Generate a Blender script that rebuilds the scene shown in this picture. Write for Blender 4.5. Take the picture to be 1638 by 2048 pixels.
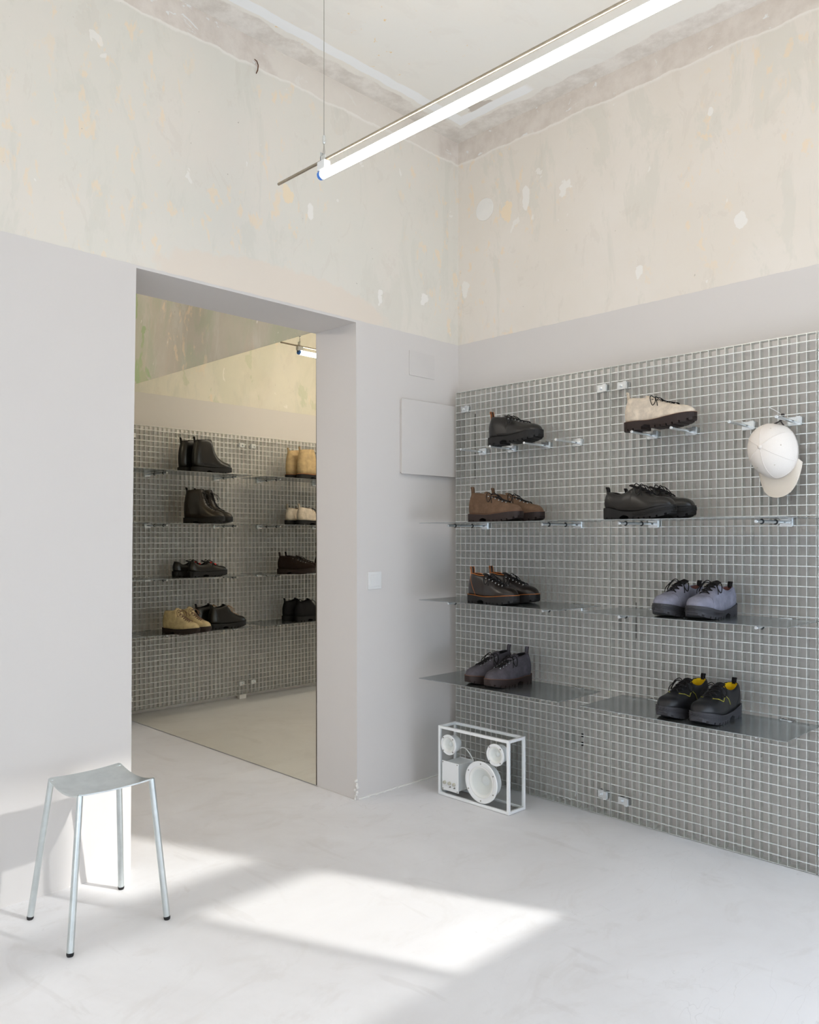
import bpy, bmesh, math, random
from mathutils import Vector, Matrix
random.seed(7)
for o in list(bpy.data.objects): bpy.data.objects.remove(o, do_unlink=True)
scene = bpy.context.scene
COL = scene.collection
PI = math.pi

# ---------------------------------------------------------------- camera
FPX, CX, HY = 1612.4, 819.0, 1074.6
cd = bpy.data.cameras.new('camera'); cam = bpy.data.objects.new('camera', cd); COL.objects.link(cam)
cd.sensor_fit = 'HORIZONTAL'; cd.sensor_width = 36.0
cd.lens = 36.0 * FPX / 1638.0
cd.shift_y = (HY - 1024.0) / 1638.0
cd.clip_start = 0.05
TH = math.radians(44.76)
cam.location = (2.898, -3.243, 1.25)
fwd = Vector((-math.cos(TH), math.sin(TH), 0))
cam.rotation_euler = fwd.to_track_quat('-Z', 'Y').to_euler()
scene.camera = cam

# ---------------------------------------------------------------- world, sun, view
W = bpy.data.worlds.new('daylight'); scene.world = W; W.use_nodes = True
bg = W.node_tree.nodes['Background']
bg.inputs[0].default_value = (0.78, 0.88, 1.0, 1); bg.inputs[1].default_value = 4.7
sd = bpy.data.lights.new('sun', 'SUN'); sun = bpy.data.objects.new('sun', sd); COL.objects.link(sun)
sd.energy = 3.4; sd.angle = math.radians(1.3); sd.color = (1.0, 0.985, 0.96)
SUN = Vector((-1.0, -0.425, -0.758)).normalized()
sun.location = (8, 3, 6)
sun.rotation_euler = SUN.to_track_quat('-Z', 'Y').to_euler()
scene.view_settings.view_transform = 'Standard'
scene.view_settings.look = 'None'
scene.view_settings.exposure = 0.08
scene.view_settings.gamma = 1.0
scene.view_settings.use_curve_mapping = False
TUBE_STRENGTH = 19.0
FAR_TUBE_STRENGTH = 58.0

# ---------------------------------------------------------------- geometry constants
ZC = 3.37          # ceiling
ZP = 2.283         # paint line
ZL = 2.271         # lintel
YJ = -0.727        # right jamb
XB = -0.305        # back of left wall
YM = -0.722        # mirror face
XF = -2.53         # far wall
XW = 3.2           # window wall
YB = -6.0

# ---------------------------------------------------------------- materials
def srgb(r, g, b):
    f = lambda c: (c / 255.0) / 12.92 if c / 255.0 <= 0.04045 else ((c / 255.0 + 0.055) / 1.055) ** 2.4
    return (f(r), f(g), f(b), 1.0)

class NT:
    def __init__(s, name):
        s.m = bpy.data.materials.new(name); s.m.use_nodes = True
        s.t = s.m.node_tree; s.b = s.t.nodes['Principled BSDF']; s._p = None
    def n(s, typ, **kw):
        x = s.t.nodes.new(typ)
        for k, v in kw.items(): setattr(x, k, v)
        return x
    def put(s, sock, v):
        if isinstance(v, (int, float, tuple, list)): sock.default_value = v
        else: s.t.links.new(v, sock)
    def pos(s):
        if s._p is None:
            s._p = s.n('ShaderNodeNewGeometry').outputs['Position']
        return s._p
    def xyz(s):
        x = s.n('ShaderNodeSeparateXYZ'); s.put(x.inputs[0], s.pos()); return x.outputs
    def obj(s): return s.n('ShaderNodeTexCoord').outputs['Object']
    def mapv(s, vec, sc=(1, 1, 1), loc=(0, 0, 0)):
        x = s.n('ShaderNodeMapping'); s.put(x.inputs['Vector'], vec)
        x.inputs['Scale'].default_value = sc; x.inputs['Location'].default_value = loc
        return x.outputs[0]
    def noise(s, vec, scale, detail=4, rough=0.55, dist=0.0):
        x = s.n('ShaderNodeTexNoise'); s.put(x.inputs['Vector'], vec)
        x.inputs['Scale'].default_value = scale; x.inputs['Detail'].default_value = detail
        x.inputs['Roughness'].default_value = rough; x.inputs['Distortion'].default_value = dist
        return x.outputs[0]
    def math(s, op, a, b=0.0, clamp=False):
        x = s.n('ShaderNodeMath', operation=op, use_clamp=clamp); s.put(x.inputs[0], a); s.put(x.inputs[1], b); return x.outputs[0]
    def step(s, v, lo, hi):
        x = s.n('ShaderNodeMapRange', interpolation_type='SMOOTHSTEP'); s.put(x.inputs['Value'], v)
        x.inputs['From Min'].default_value = lo; x.inputs['From Max'].default_value = hi
        return x.outputs[0]
    def mix(s, f, a, b):
        x = s.n('ShaderNodeMix', data_type='RGBA'); s.put(x.inputs[0], f); s.put(x.inputs[6], a); s.put(x.inputs[7], b); return x.outputs[2]
    def blob(s, c, r, rag=0.5, ns=14.0, stretch=(1, 1, 1)):
        """ragged spot centred on world point c with radius r"""
        d = s.n('ShaderNodeVectorMath', operation='SUBTRACT'); s.put(d.inputs[0], s.pos()); d.inputs[1].default_value = c
        e = s.n('ShaderNodeVectorMath', operation='MULTIPLY'); s.put(e.inputs[0], d.outputs[0]); e.inputs[1].default_value = stretch
        l = s.n('ShaderNodeVectorMath', operation='LENGTH'); s.put(l.inputs[0], e.outputs[0])
        q = s.math('MULTIPLY', s.math('SUBTRACT', s.noise(s.pos(), ns, 3), 0.5), r * rag * 4)
        v = s.math('ADD', l.outputs['Value'], q)
        return s.step(v, r, r * 0.86)
    def bump(s, h, strength=0.3, dist=0.002):
        x = s.n('ShaderNodeBump'); s.put(x.inputs['Height'], h)
        x.inputs['Strength'].default_value = strength; x.inputs['Distance'].default_value = dist
        s.t.links.new(x.outputs[0], s.b.inputs['Normal'])
    def fin(s, col=None, rough=None, metal=None, spec=None):
        if col is not None: s.put(s.b.inputs['Base Color'], col)
        if rough is not None: s.put(s.b.inputs['Roughness'], rough)
        if metal is not None: s.b.inputs['Metallic'].default_value = metal
        if spec is not None: s.b.inputs['Specular IOR Level'].default_value = spec
        return s.m

PAINT = srgb(212, 206, 201)
def plaster(name, base, base2, green=0.0, lower=None, band=True, spots=()):
    t = NT(name); p = t.pos(); x, y, z = t.xyz()
    n1 = t.noise(p, 1.3, 5, 0.6)
    c = t.mix(t.step(n1, 0.35, 0.65), base, base2)
    st = t.noise(t.mapv(p, (1, 1, 0.35)), 5.0, 6, 0.7, 0.6)
    c = t.mix(t.math('MULTIPLY', t.step(st, 0.52, 0.60), 0.42), c, srgb(214, 210, 198))
    st2 = t.noise(t.mapv(p, (1, 1, 0.5), (3, 7, 1)), 9.0, 6, 0.7, 0.8)
    c = t.mix(t.math('MULTIPLY', t.step(st2, 0.58, 0.62), 0.20), c, srgb(210, 200, 187))
    if green > 0:
        gn = t.noise(t.mapv(p, (1, 1, 0.55), (1, 2, 5)), 2.6, 5, 0.62, 0.7)
        c = t.mix(t.math('MULTIPLY', t.step(gn, 0.42, 0.60), 0.75 * green), c, srgb(186, 190, 164))
        gn2 = t.noise(t.mapv(p, (1, 1, 0.7), (9, 2, 3)), 4.2, 4, 0.55, 0.5)
        c = t.mix(t.math('MULTIPLY', t.step(gn2, 0.60, 0.63), green), c, srgb(174, 188, 144))
        gn3 = t.noise(t.mapv(p, (1, 1, 0.5), (4, 4, 8)), 2.2, 4, 0.6, 0.5)
        c = t.mix(t.math('MULTIPLY', t.step(gn3, 0.50, 0.62), 0.5 * green), c, srgb(206, 190, 170))
    # orange stains and white chips, clustered
    cl = t.noise(t.mapv(p, (1, 1, 0.8), (5, 1, 2)), 1.6, 2, 0.5)
    on = t.noise(t.mapv(p, (1.2, 1.2, 0.6), (2, 8, 4)), 13.0, 4, 0.65, 0.3)
    c = t.mix(t.math('MULTIPLY', t.math('MULTIPLY', t.step(on, 0.56, 0.64), t.step(cl, 0.46, 0.56)), 0.6), c, srgb(238, 216, 186))
    wn = t.noise(t.mapv(p, (1.2, 1.2, 0.7), (12, 3, 9)), 10.0, 3, 0.6, 0.5)
    c = t.mix(t.math('MULTIPLY', t.step(wn, 0.70, 0.71), 0.7), c, srgb(238, 233, 226))
    dn = t.noise(t.mapv(p, (1, 1, 1), (1, 3, 9)), 38.0, 2, 0.5)
    c = t.mix(t.math('MULTIPLY', t.step(dn, 0.765, 0.775), 0.5), c, srgb(150, 138, 120))
    for (pt, r, col, rag, stv) in spots:
        c = t.mix(t.blob(pt, r, rag, 16.0, stv), c, col)
    h = t.math('ADD', t.math('MULTIPLY', n1, 1.0), t.math('MULTIPLY', st2, 0.4))
    if band:
        wob = t.math('MULTIPLY', t.math('SUBTRACT', t.noise(p, 7.0, 4), 0.5), 0.05)
        zz = t.math('ADD', z, wob)
        bn = t.noise(p, 11.0, 5, 0.65)
        bc = t.mix(t.step(bn, 0.3, 0.7), srgb(212, 201, 190), srgb(226, 217, 207))
        bc = t.mix(t.step(t.noise(t.mapv(p, (1, 1, 1.6)), 9.0, 4, 0.7, 0.6), 0.62, 0.65), bc, srgb(232, 230, 226))
        bm = t.step(zz, 3.252, 3.258)
        fill = t.math('MULTIPLY', t.step(t.math('ADD', y, t.math('MULTIPLY', wob, 4.0)), -1.20, -1.16), t.step(y, -0.13, -0.17)) if name == 'plaster_left' else 0.0
        bc = t.mix(t.math('MULTIPLY', fill, 0.78), bc, base)
        c = t.mix(bm, c, bc)
        edge = t.math('MULTIPLY', t.step(zz, 3.240, 3.250), t.math('SUBTRACT', 1.0, bm))
        c = t.mix(t.math('MULTIPLY', edge, 0.7), c, srgb(238, 232, 224))
        h = t.math('ADD', h, t.math('MULTIPLY', t.math('MULTIPLY', bm, bn), 3.0))
    if lower is not None:
        wob = t.math('MULTIPLY', t.math('SUBTRACT', t.noise(p, 20.0, 3), 0.5), 0.008)
        m = t.step(t.math('ADD', z, wob), ZP + 0.001, ZP - 0.001)
        ln = t.noise(p, 2.2, 3)
        lc = t.mix(ln, lower, tuple(min(1, v * 1.03) for v in lower[:3]) + (1,))
        c = t.mix(m, c, lc)
        h = t.math('MULTIPLY', h, t.math('SUBTRACT', 1.0, t.math('MULTIPLY', m, 0.9)))
    t.bump(h, 0.25, 0.004)
    return t.fin(c, 0.85, 0, 0.25)

def solid(name, col, rough=0.5, metal=0.0, spec=0.5, var=0.06, ns=30.0, bump=0.0, bd=0.001, var_col=None):
    t = NT(name); n = t.noise(t.obj(), ns, 4, 0.6)
    dark = var_col if var_col else tuple(v * (1 - 2.2 * var) for v in col[:3]) + (1,)
    c = t.mix(t.step(n, 0.3, 0.7), dark, col)
    if bump: t.bump(n, bump, bd)
    return t.fin(c, rough, metal, spec)

def glassy(name, tint, op):
    t = NT(name)
    tr = t.n('ShaderNodeBsdfTransparent'); tr.inputs[0].default_value = tint
    gl = t.n('ShaderNodeBsdfGlossy'); gl.inputs[1].default_value = 0.02
    mx = t.n('ShaderNodeMixShader'); mx.inputs[0].default_value = op
    t.t.links.new(tr.outputs[0], mx.inputs[1]); t.t.links.new(gl.outputs[0], mx.inputs[2])
    t.t.links.new(mx.outputs[0], t.t.nodes['Material Output'].inputs['Surface'])
    return t.m

def emit(name, col, s):
    t = NT(name); t.b.inputs['Emission Color'].default_value = col; t.b.inputs['Emission Strength'].default_value = s
    return t.fin(col, 0.4)

WHITE = srgb(237, 232, 225)
ORN = srgb(236, 210, 170)
# spots: (world point, radius, colour, raggedness, stretch)
left_spots = (
    ((0, -2.17, 3.27), 0.10, srgb(236, 218, 190), 0.5, (1, 0.8, 1)),
    ((0, -1.00, 2.72), 0.02, WHITE, 0.4, (1, 1, 0.5)),
    ((0, -1.12, 2.76), 0.03, srgb(236, 218, 190), 0.5, (1, 1, 0.7)),
    ((0, -0.27, 2.49), 0.030, WHITE, 1.0, (1, 1, 0.8)),
    ((0, -0.575, 2.42), 0.018, WHITE, 1.0, (1, 1, 0.4)),
    ((0, -1.15, 2.30), 0.66, srgb(227, 215, 201), 0.10, (1, 1, 4.6)),
)
right_spots = (
    ((0.672, 0, 2.915), 0.042, WHITE, 0.9, (1, 1, 1)),
    ((0.45, 0, 2.95), 0.022, WHITE, 0.4, (1, 1, 0.35)),
    ((1.53, 0, 2.53), 0.033, WHITE, 1.0, (1.6, 1, 0.8)),
    ((0.05, 0, 2.56), 0.020, WHITE, 1.0, (1, 1, 0.4)),
    ((0.33, 0, 2.91), 0.035, srgb(238, 220, 194), 0.9, (1, 1, 0.8)),
    ((1.40, 0, 3.02), 0.013, WHITE, 0.7, (1, 1, 0.7)),
    ((1.07, 0, 2.42), 0.02, WHITE, 0.7, (1, 1, 0.7)),
)
M = {}
M['wall_left'] = plaster('plaster_left', srgb(227, 219, 208), srgb(223, 218, 207), 0.0, PAINT, True, left_spots)
M['wall_right'] = plaster('plaster_right', srgb(227, 218, 206), srgb(231, 223, 213), 0.0, PAINT, True, right_spots)
M['wall_plain'] = plaster('plaster_plain', srgb(226, 219, 208), srgb(219, 216, 207), 0.0, PAINT, True)
M['wall_green'] = plaster('plaster_green', srgb(206, 198, 182), srgb(194, 186, 168), 1.0, PAINT, False)
M['wall_far'] = plaster('plaster_far', srgb(228, 221, 205), srgb(220, 215, 202), 0.30, PAINT, False)

def mat_ceiling():
    t = NT('ceiling_plaster'); p = t.pos(); x, y, z = t.xyz()
    n1 = t.noise(p, 1.6, 5, 0.6, 0.4)
    c = t.mix(t.step(n1, 0.35, 0.65), srgb(240, 235, 226), srgb(238, 235, 228))
    n2 = t.noise(t.mapv(p, (1, 0.6, 1)), 5, 5, 0.65, 0.6)
    c = t.mix(t.math('MULTIPLY', t.step(n2, 0.55, 0.62), 0.4), c, srgb(234, 229, 221))
    cl = t.noise(t.mapv(p, (1, 1, 1), (4, 2, 0)), 2.0, 2)
    on = t.noise(t.mapv(p, (1, 1, 1), (7, 1, 0)), 22, 4, 0.7, 0.4)
    near = t.math('MULTIPLY', t.step(x, 0.85, 0.45), t.step(y, -0.10, -0.25))
    c = t.mix(t.math('MULTIPLY', t.math('MULTIPLY', t.step(on, 0.66, 0.68), t.step(cl, 0.50, 0.56)), t.math('MULTIPLY', near, 0.8)), c, srgb(238, 204, 140))
    c = t.mix(t.blob((0.33, -0.20, ZC), 0.07, 0.6, 12.0, (0.8, 1.3, 1)), c, srgb(206, 197, 187))
    # traces of the cornice, parallel to both walls
    wob = t.math('MULTIPLY', t.math('SUBTRACT', t.noise(p, 6.0, 4), 0.5), 0.035)
    d = t.math('ADD', t.math('MINIMUM', x, t.math('MULTIPLY', y, -1.0)), wob)
    rag = t.noise(p, 3.0, 4)
    d2 = t.math('ADD', d, t.math('MULTIPLY', t.math('SUBTRACT', rag, 0.45), 0.10))
    bn = t.noise(p, 10, 5, 0.7)
    c = t.mix(t.step(d2, 0.125, 0.115), c, t.mix(t.step(bn, 0.3, 0.7), srgb(216, 208, 198), srgb(238, 232, 224)))
    lim = t.math('MAXIMUM', t.step(x, 0.62, 0.58), t.step(y, -0.5, -0.6))
    strip = t.math('MULTIPLY', t.math('MULTIPLY', t.step(d, 0.135, 0.14), t.step(d, 0.198, 0.192)), lim)
    c = t.mix(strip, c, srgb(245, 245, 244))
    t.bump(t.math('ADD', n1, t.math('MULTIPLY', bn, 0.5)), 0.25, 0.004)
    return t.fin(c, 0.85, 0, 0.25)
M['ceiling'] = mat_ceiling()

def mat_floor():
    t = NT('polished_screed'); p = t.pos()
    n1 = t.noise(p, 1.1, 6, 0.62, 0.8)
    n2 = t.noise(t.mapv(p, (1, 0.6, 1), (3, 3, 0)), 4.5, 6, 0.68, 1.2)
    c = t.mix(t.step(n1, 0.32, 0.68), srgb(226, 223, 222), srgb(236, 234, 234))
    c = t.mix(t.math('MULTIPLY', t.step(n2, 0.52, 0.66), 0.30), c, srgb(216, 211, 207))
    n3 = t.noise(t.mapv(p, (0.5, 1.6, 1), (8, 1, 0)), 3.2, 4, 0.55, 1.6)
    c = t.mix(t.math('MULTIPLY', t.step(n3, 0.62, 0.70), 0.18), c, srgb(200, 194, 189))
    w = t.noise(t.mapv(p, (2.2, 0.7, 1), (1, 5, 0)), 2.0, 3, 0.5, 2.5)
    ln = t.math('MULTIPLY', t.step(w, 0.495, 0.5), t.step(w, 0.505, 0.5))
    c = t.mix(t.math('MULTIPLY', ln, t.math('MULTIPLY', t.step(n1, 0.52, 0.6), 0.18)), c, srgb(165, 160, 156))
    t.bump(n2, 0.05, 0.002)
    t.fin(c, None, 0, 0.4)
    t.put(t.b.inputs['Roughness'], t.math('ADD', t.math('MULTIPLY', n2, 0.15), 0.38))
    return t.m
M['floor'] = mat_floor()

M['paint'] = solid('wall_paint', PAINT, 0.8, 0, 0.25, 0.01, 3)
M['plaster_white'] = solid('filler_white', srgb(236, 232, 226), 0.85, 0, 0.2, 0.02, 8)
M['galv'] = solid('galvanised_steel', srgb(233, 235, 231), 0.34, 0.82, 0.5, 0.06, 60)
M['galv_rod'] = solid('galvanised_rod', srgb(236, 238, 236), 0.38, 0.6, 0.5, 0.05, 60)
M['galv_dark'] = solid('galvanised_dark', srgb(92, 94, 92), 0.5, 0.6, 0.5, 0.10, 40)
M['zinc'] = solid('bright_zinc', srgb(226, 230, 232), 0.26, 0.85, 0.5, 0.02, 8)
M['shelf'] = solid('rolled_steel_sheet', srgb(176, 182, 184), 0.20, 0.85, 0.5, 0.04, 6)
M['alu'] = solid('brushed_aluminium', srgb(214, 220, 220), 0.34, 0.9, 0.5, 0.05, 18)
M['rubber'] = solid('black_rubber', srgb(34, 33, 34), 0.6, 0, 0.4, 0.1, 40)
M['ring'] = solid('black_o_ring', srgb(22, 23, 24), 0.5, 0, 0.4, 0.05, 40)
M['plastic_white'] = solid('switch_plastic', srgb(226, 224, 221), 0.4, 0, 0.4, 0.01, 8)
M['spk_white'] = solid('speaker_white', srgb(240, 240, 239), 0.45, 0, 0.4, 0.01, 8)
M['spk_cone'] = solid('speaker_cone', srgb(238, 237, 232), 0.6, 0, 0.3, 0.01, 12)
M['knob'] = solid('knob_cream', srgb(196, 192, 176), 0.4, 0.2, 0.5, 0.03, 20)
M['glass'] = glassy('clear_glass', (0.97, 0.98, 0.98, 1), 0.035)
def film():
    t = NT('frosted_window_film')
    tr = t.n('ShaderNodeBsdfTransparent'); tr.inputs[0].default_value = (.66, .67, .68, 1)
    tl = t.n('ShaderNodeBsdfTranslucent'); tl.inputs[0].default_value = (.6, .61, .62, 1)
    mx = t.n('ShaderNodeMixShader'); mx.inputs[0].default_value = .14
    t.t.links.new(tr.outputs[0], mx.inputs[1]); t.t.links.new(tl.outputs[0], mx.inputs[2])
    t.t.links.new(mx.outputs[0], t.t.nodes['Material Output'].inputs['Surface'])
    return t.m
M['sheer'] = film()
def frost():
    t = NT('frosted_glass')
    tl = t.n('ShaderNodeBsdfTranslucent'); tl.inputs[0].default_value = (.9, .92, .95, 1)
    t.t.links.new(tl.outputs[0], t.t.nodes['Material Output'].inputs['Surface']); return t.m
M['frost'] = frost()
M['winglass'] = glassy('window_glass', (0.97, 0.98, 0.98, 1), 0.04)
M['blue'] = solid('blue_cap', srgb(84, 140, 226), 0.4, 0, 0.4, 0.02, 10)
M['steel_wire'] = solid('steel_wire', srgb(170, 166, 158), 0.35, 0.9, 0.5, 0.05, 40)
M['conduit'] = solid('steel_conduit', srgb(178, 168, 152), 0.3, 0.9, 0.5, 0.08, 20)
M['rust'] = solid('rusty_iron', srgb(112, 74, 48), 0.85, 0.1, 0.3, 0.2, 60)
M['tube'] = emit('tube_light', (1.0, 0.90, 0.78, 1), TUBE_STRENGTH)
M['tube_far'] = emit('tube_light_far', (1.0, 0.94, 0.86, 1), FAR_TUBE_STRENGTH)
M['frame_dark'] = solid('window_frame', srgb(210, 210, 208), 0.5, 0, 0.4, 0.03, 20)
t = NT('mirror_silver'); M['mirror'] = t.fin(srgb(238, 234, 220), 0.0, 1.0)
M['mirror_edge'] = solid('mirror_edge', srgb(96, 84, 66), 0.4, 0, 0.5, 0.05, 20)
M['cap'] = solid('cap_cotton', srgb(232, 223, 214), 0.9, 0, 0.2, 0.01, 200, 0.1, 0.0005)
M['cap_brim'] = solid('cap_brim_cotton', srgb(216, 205, 191), 0.9, 0, 0.2, 0.01, 200, 0.1, 0.0005)
M['strap'] = solid('cap_strap', srgb(66, 60, 58), 0.6, 0, 0.3, 0.1, 60)
def leather(n, c, r=0.38): return solid(n, c, r, 0, 0.5, 0.12, 22, 0.12, 0.0008)
def suede(n, c): return solid(n, c, 0.95, 0, 0.15, 0.13, 26, 0.25, 0.001)

# ---------------------------------------------------------------- mesh builder
class MB:
    def __init__(s): s.v = []; s.f = []
    def add(s, vs, fs):
        b = len(s.v); s.v += [tuple(v) for v in vs]; s.f += [tuple(i + b for i in f) for f in fs]
    def box(s, a, b):
        x0, y0, z0 = a; x1, y1, z1 = b
        s.add([(x0, y0, z0), (x1, y0, z0), (x1, y1, z0), (x0, y1, z0), (x0, y0, z1), (x1, y0, z1), (x1, y1, z1), (x0, y1, z1)],
              [(0, 3, 2, 1), (4, 5, 6, 7), (0, 1, 5, 4), (1, 2, 6, 5), (2, 3, 7, 6), (3, 0, 4, 7)])
    def prism(s, pts, z0, z1):
        n = len(pts); s.add([(x, y, z0) for x, y in pts] + [(x, y, z1) for x, y in pts],
              [tuple(range(n))[::-1], tuple(range(n, 2 * n))] + [(i, (i + 1) % n, n + (i + 1) % n, n + i) for i in range(n)])
    def tube(s, path, r, seg=8, cap=True, closed=False):
        P = [Vector(p) for p in path]; n = len(P)
        rs = r if isinstance(r, (list, tuple)) else [r] * n
        vs = []; fs = []; up = None
        for i in range(n):
            if closed: d = P[(i + 1) % n] - P[i - 1]
            else: d = P[min(i + 1, n - 1)] - P[max(i - 1, 0)]
            if d.length < 1e-9: d = Vector((0, 0, 1))
            d.normalize()
            if up is None:
                up = Vector((0, 0, 1)) if abs(d.z) < 0.9 else Vector((1, 0, 0))
            a = up - d * up.dot(d)
            if a.length < 1e-6: a = d.orthogonal()
            a.normalize(); up = a; b = d.cross(a)
            for k in range(seg):
                t = 2 * PI * k / seg
                vs.append(P[i] + (a * math.cos(t) + b * math.sin(t)) * rs[i])
        m = n if closed else n - 1
        for i in range(m):
            j = (i + 1) % n
            for k in range(seg):
                k2 = (k + 1) % seg
                fs.append((i * seg + k, i * seg + k2, j * seg + k2, j * seg + k))
        if cap and not closed:
            fs.append(tuple(range(seg))[::-1]); fs.append(tuple(range((n - 1) * seg, n * seg)))
        s.add(vs, fs)
    def lathe(s, prof, c, axis=(0, -1, 0), seg=32, cap0=True, cap1=True):
        """prof: [(distance along axis, radius)]"""
        A = Vector(axis).normalized(); U = A.orthogonal().normalized(); V = A.cross(U); C = Vector(c)
        vs = []; fs = []
        for (h, r) in prof:
            for k in range(seg):
                t = 2 * PI * k / seg; vs.append(C + A * h + (U * math.cos(t) + V * math.sin(t)) * r)
        for i in range(len(prof) - 1):
            for k in range(seg):
                k2 = (k + 1) % seg; fs.append((i * seg + k, i * seg + k2, (i + 1) * seg + k2, (i + 1) * seg + k))
        if cap0: fs.append(tuple(range(seg))[::-1])
        if cap1: fs.append(tuple(range((len(prof) - 1) * seg, len(prof) * seg)))
        s.add(vs, fs)
    def grid(s, rows):
        n = len(rows[0]); vs = [p for r in rows for p in r]
        fs = [(i * n + j, i * n + j + 1, (i + 1) * n + j + 1, (i + 1) * n + j) for i in range(len(rows) - 1) for j in range(n - 1)]
        s.add(vs, fs)
    def mesh(s, name, mat, smooth=False, weld=False):
        me = bpy.data.meshes.new(name); me.from_pydata(s.v, [], s.f); me.update()
        bm = bmesh.new(); bm.from_mesh(me)
        if weld: bmesh.ops.remove_doubles(bm, verts=bm.verts, dist=0.0002)
        bmesh.ops.recalc_face_normals(bm, faces=bm.faces); bm.to_mesh(me); bm.free()
        if mat is not None: me.materials.append(mat)
        if smooth:
            for p in me.polygons: p.use_smooth = True
        return me
    def build(s, name, mat, parent=None, smooth=False, loc=(0, 0, 0), rot=(0, 0, 0), weld=False, auto=None):
        o = bpy.data.objects.new(name, s.mesh(name, mat, smooth, weld)); COL.objects.link(o)
        o.location = loc; o.rotation_euler = rot
        if parent is not None: o.parent = parent
        if auto: o.data.set_sharp_from_angle(angle=math.radians(auto))
        return o

def bevel(o, w=0.002, seg=2):
    m = o.modifiers.new('bevel', 'BEVEL'); m.width = w; m.segments = seg; m.limit_method = 'ANGLE'; m.angle_limit = math.radians(40)
    return o
def thing(name, label, cat, loc=(0, 0, 0), rz=0.0, group=None):
    o = bpy.data.objects.new(name, None); COL.objects.link(o); o.empty_display_size = 0.05
    o.location = loc; o.rotation_euler = (0, 0, rz); o['label'] = label; o['category'] = cat
    if group: o['group'] = group
    return o
def tag(o, label, cat, group=None):
    o['label'] = label; o['category'] = cat
    if group: o['group'] = group
    return o
def struct(o): o['kind'] = 'structure'; return o
def linked(name, me, parent, loc=(0, 0, 0), rot=(0, 0, 0)):
    o = bpy.data.objects.new(name, me); COL.objects.link(o); o.parent = parent; o.location = loc; o.rotation_euler = rot; return o
def copy_tree(o, parent=None):
    c = o.copy(); COL.objects.link(c); c.parent = parent
    for ch in list(o.children): copy_tree(ch, c)
    return c

# ---------------------------------------------------------------- structure
def wall_yz(name, x0, x1, poly, mat):
    """prism extruded along x from outline in (y,z)"""
    m = MB(); n = len(poly)
    m.add([(x0, y, z) for y, z in poly] + [(x1, y, z) for y, z in poly],
          [tuple(range(n)), tuple(range(n, 2 * n))[::-1]] + [(i, n + i, n + (i + 1) % n, (i + 1) % n) for i in range(n)])
    return struct(m.build(name, mat))
def wall_xz(name, y0, y1, poly, mat):
    m = MB(); n = len(poly)
    m.add([(x, y0, z) for x, z in poly] + [(x, y1, z) for x, z in poly],
          [tuple(range(n)), tuple(range(n, 2 * n))[::-1]] + [(i, n + i, n + (i + 1) % n, (i + 1) % n) for i in range(n)])
    return struct(m.build(name, mat))

m = MB(); m.box((XF - 0.2, YB - 0.2, -0.1), (XW + 0.2, 0.2, 0.0)); struct(m.build('floor', M['floor']))
m = MB(); m.box((XF - 0.2, YB - 0.2, ZC), (XW + 0.2, 0.2, ZC + 0.15)); struct(m.build('ceiling', M['ceiling']))
# display wall
wall_xz('wall_right', 0.0, 0.2, [(0, 0), (XW + 0.2, 0), (XW + 0.2, ZC), (0, ZC)], M['wall_right'])
# left wall with the doorway
wall_yz('wall_left', XB, 0.0,
        [(YB, 0), (-1.849, 0), (-1.843, 1.2), (-1.827, ZL), (-0.727, ZL), (-0.722, 1.2), (-0.7215, 0.0), (0.2, 0), (0.2, ZC), (YB, ZC)], M['wall_left'])
# the next room
wall_xz('wall_next_room', -0.7155, -0.52, [(XF, 0), (XB, 0), (XB, ZC), (XF, ZC)], M['wall_green'])
wall_yz('wall_far', XF - 0.2, XF, [(YB, 0), (-0.52, 0), (-0.52, ZC), (YB, ZC)], M['wall_far'])
# window wall (behind the camera's right): openings with a transom
segs = [((XW, -6.2, 0), (XW + 0.2, -5.6, ZC)), ((XW, -5.6, 1.9), (XW + 0.2, -3.7, ZC)), ((XW, -3.7, 0), (XW + 0.2, -2.75, ZC)),
        ((XW, -2.75, 1.6), (XW + 0.2, -1.62, ZC)), ((XW, -1.62, 0), (XW + 0.2, 0.1, 0.25)), ((XW, -1.62, 1.30), (XW + 0.2, 0.1, 1.40)), ((XW, -1.62, 0.25), (XW + 0.2, -1.50, 1.30)), ((XW, -0.13, 0.25), (XW + 0.2, 0.1, 1.30)), ((XW, -1.62, 2.97), (XW + 0.2, 0.1, ZC)),
        ((XW, -1.62, 1.40), (XW + 0.2, -1.50, 2.97)), ((XW, -0.13, 1.40), (XW + 0.2, 0.1, 2.97)),
        ((XW + 0.13, -0.700, 1.40), (XW + 0.16, -0.685, 2.97)), ((XW + 0.10, -1.50, 2.17), (XW + 0.18, -0.13, 2.31))]
m = MB()
for a, b in segs: m.box(a, b)
struct(m.build('wall_window', M['wall_plain']))
m = MB()
for a, b in [((XF, YB - 0.2, 0), (-2.3, YB, ZC)), ((-2.3, YB - 0.2, 0), (-0.6, YB, .6)), ((-2.3, YB - 0.2, 2.9), (-0.6, YB, ZC)), ((-0.6, YB - 0.2, 0), (0.3, YB, ZC)), ((0.3, YB - 0.2, 0), (1.4, YB, 1.2)), ((0.3, YB - 0.2, 2.55), (1.4, YB, ZC)), ((1.4, YB - 0.2, 0), (XW, YB, ZC))]: m.box(a, b)
struct(m.build('wall_back', M['wall_plain']))
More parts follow.
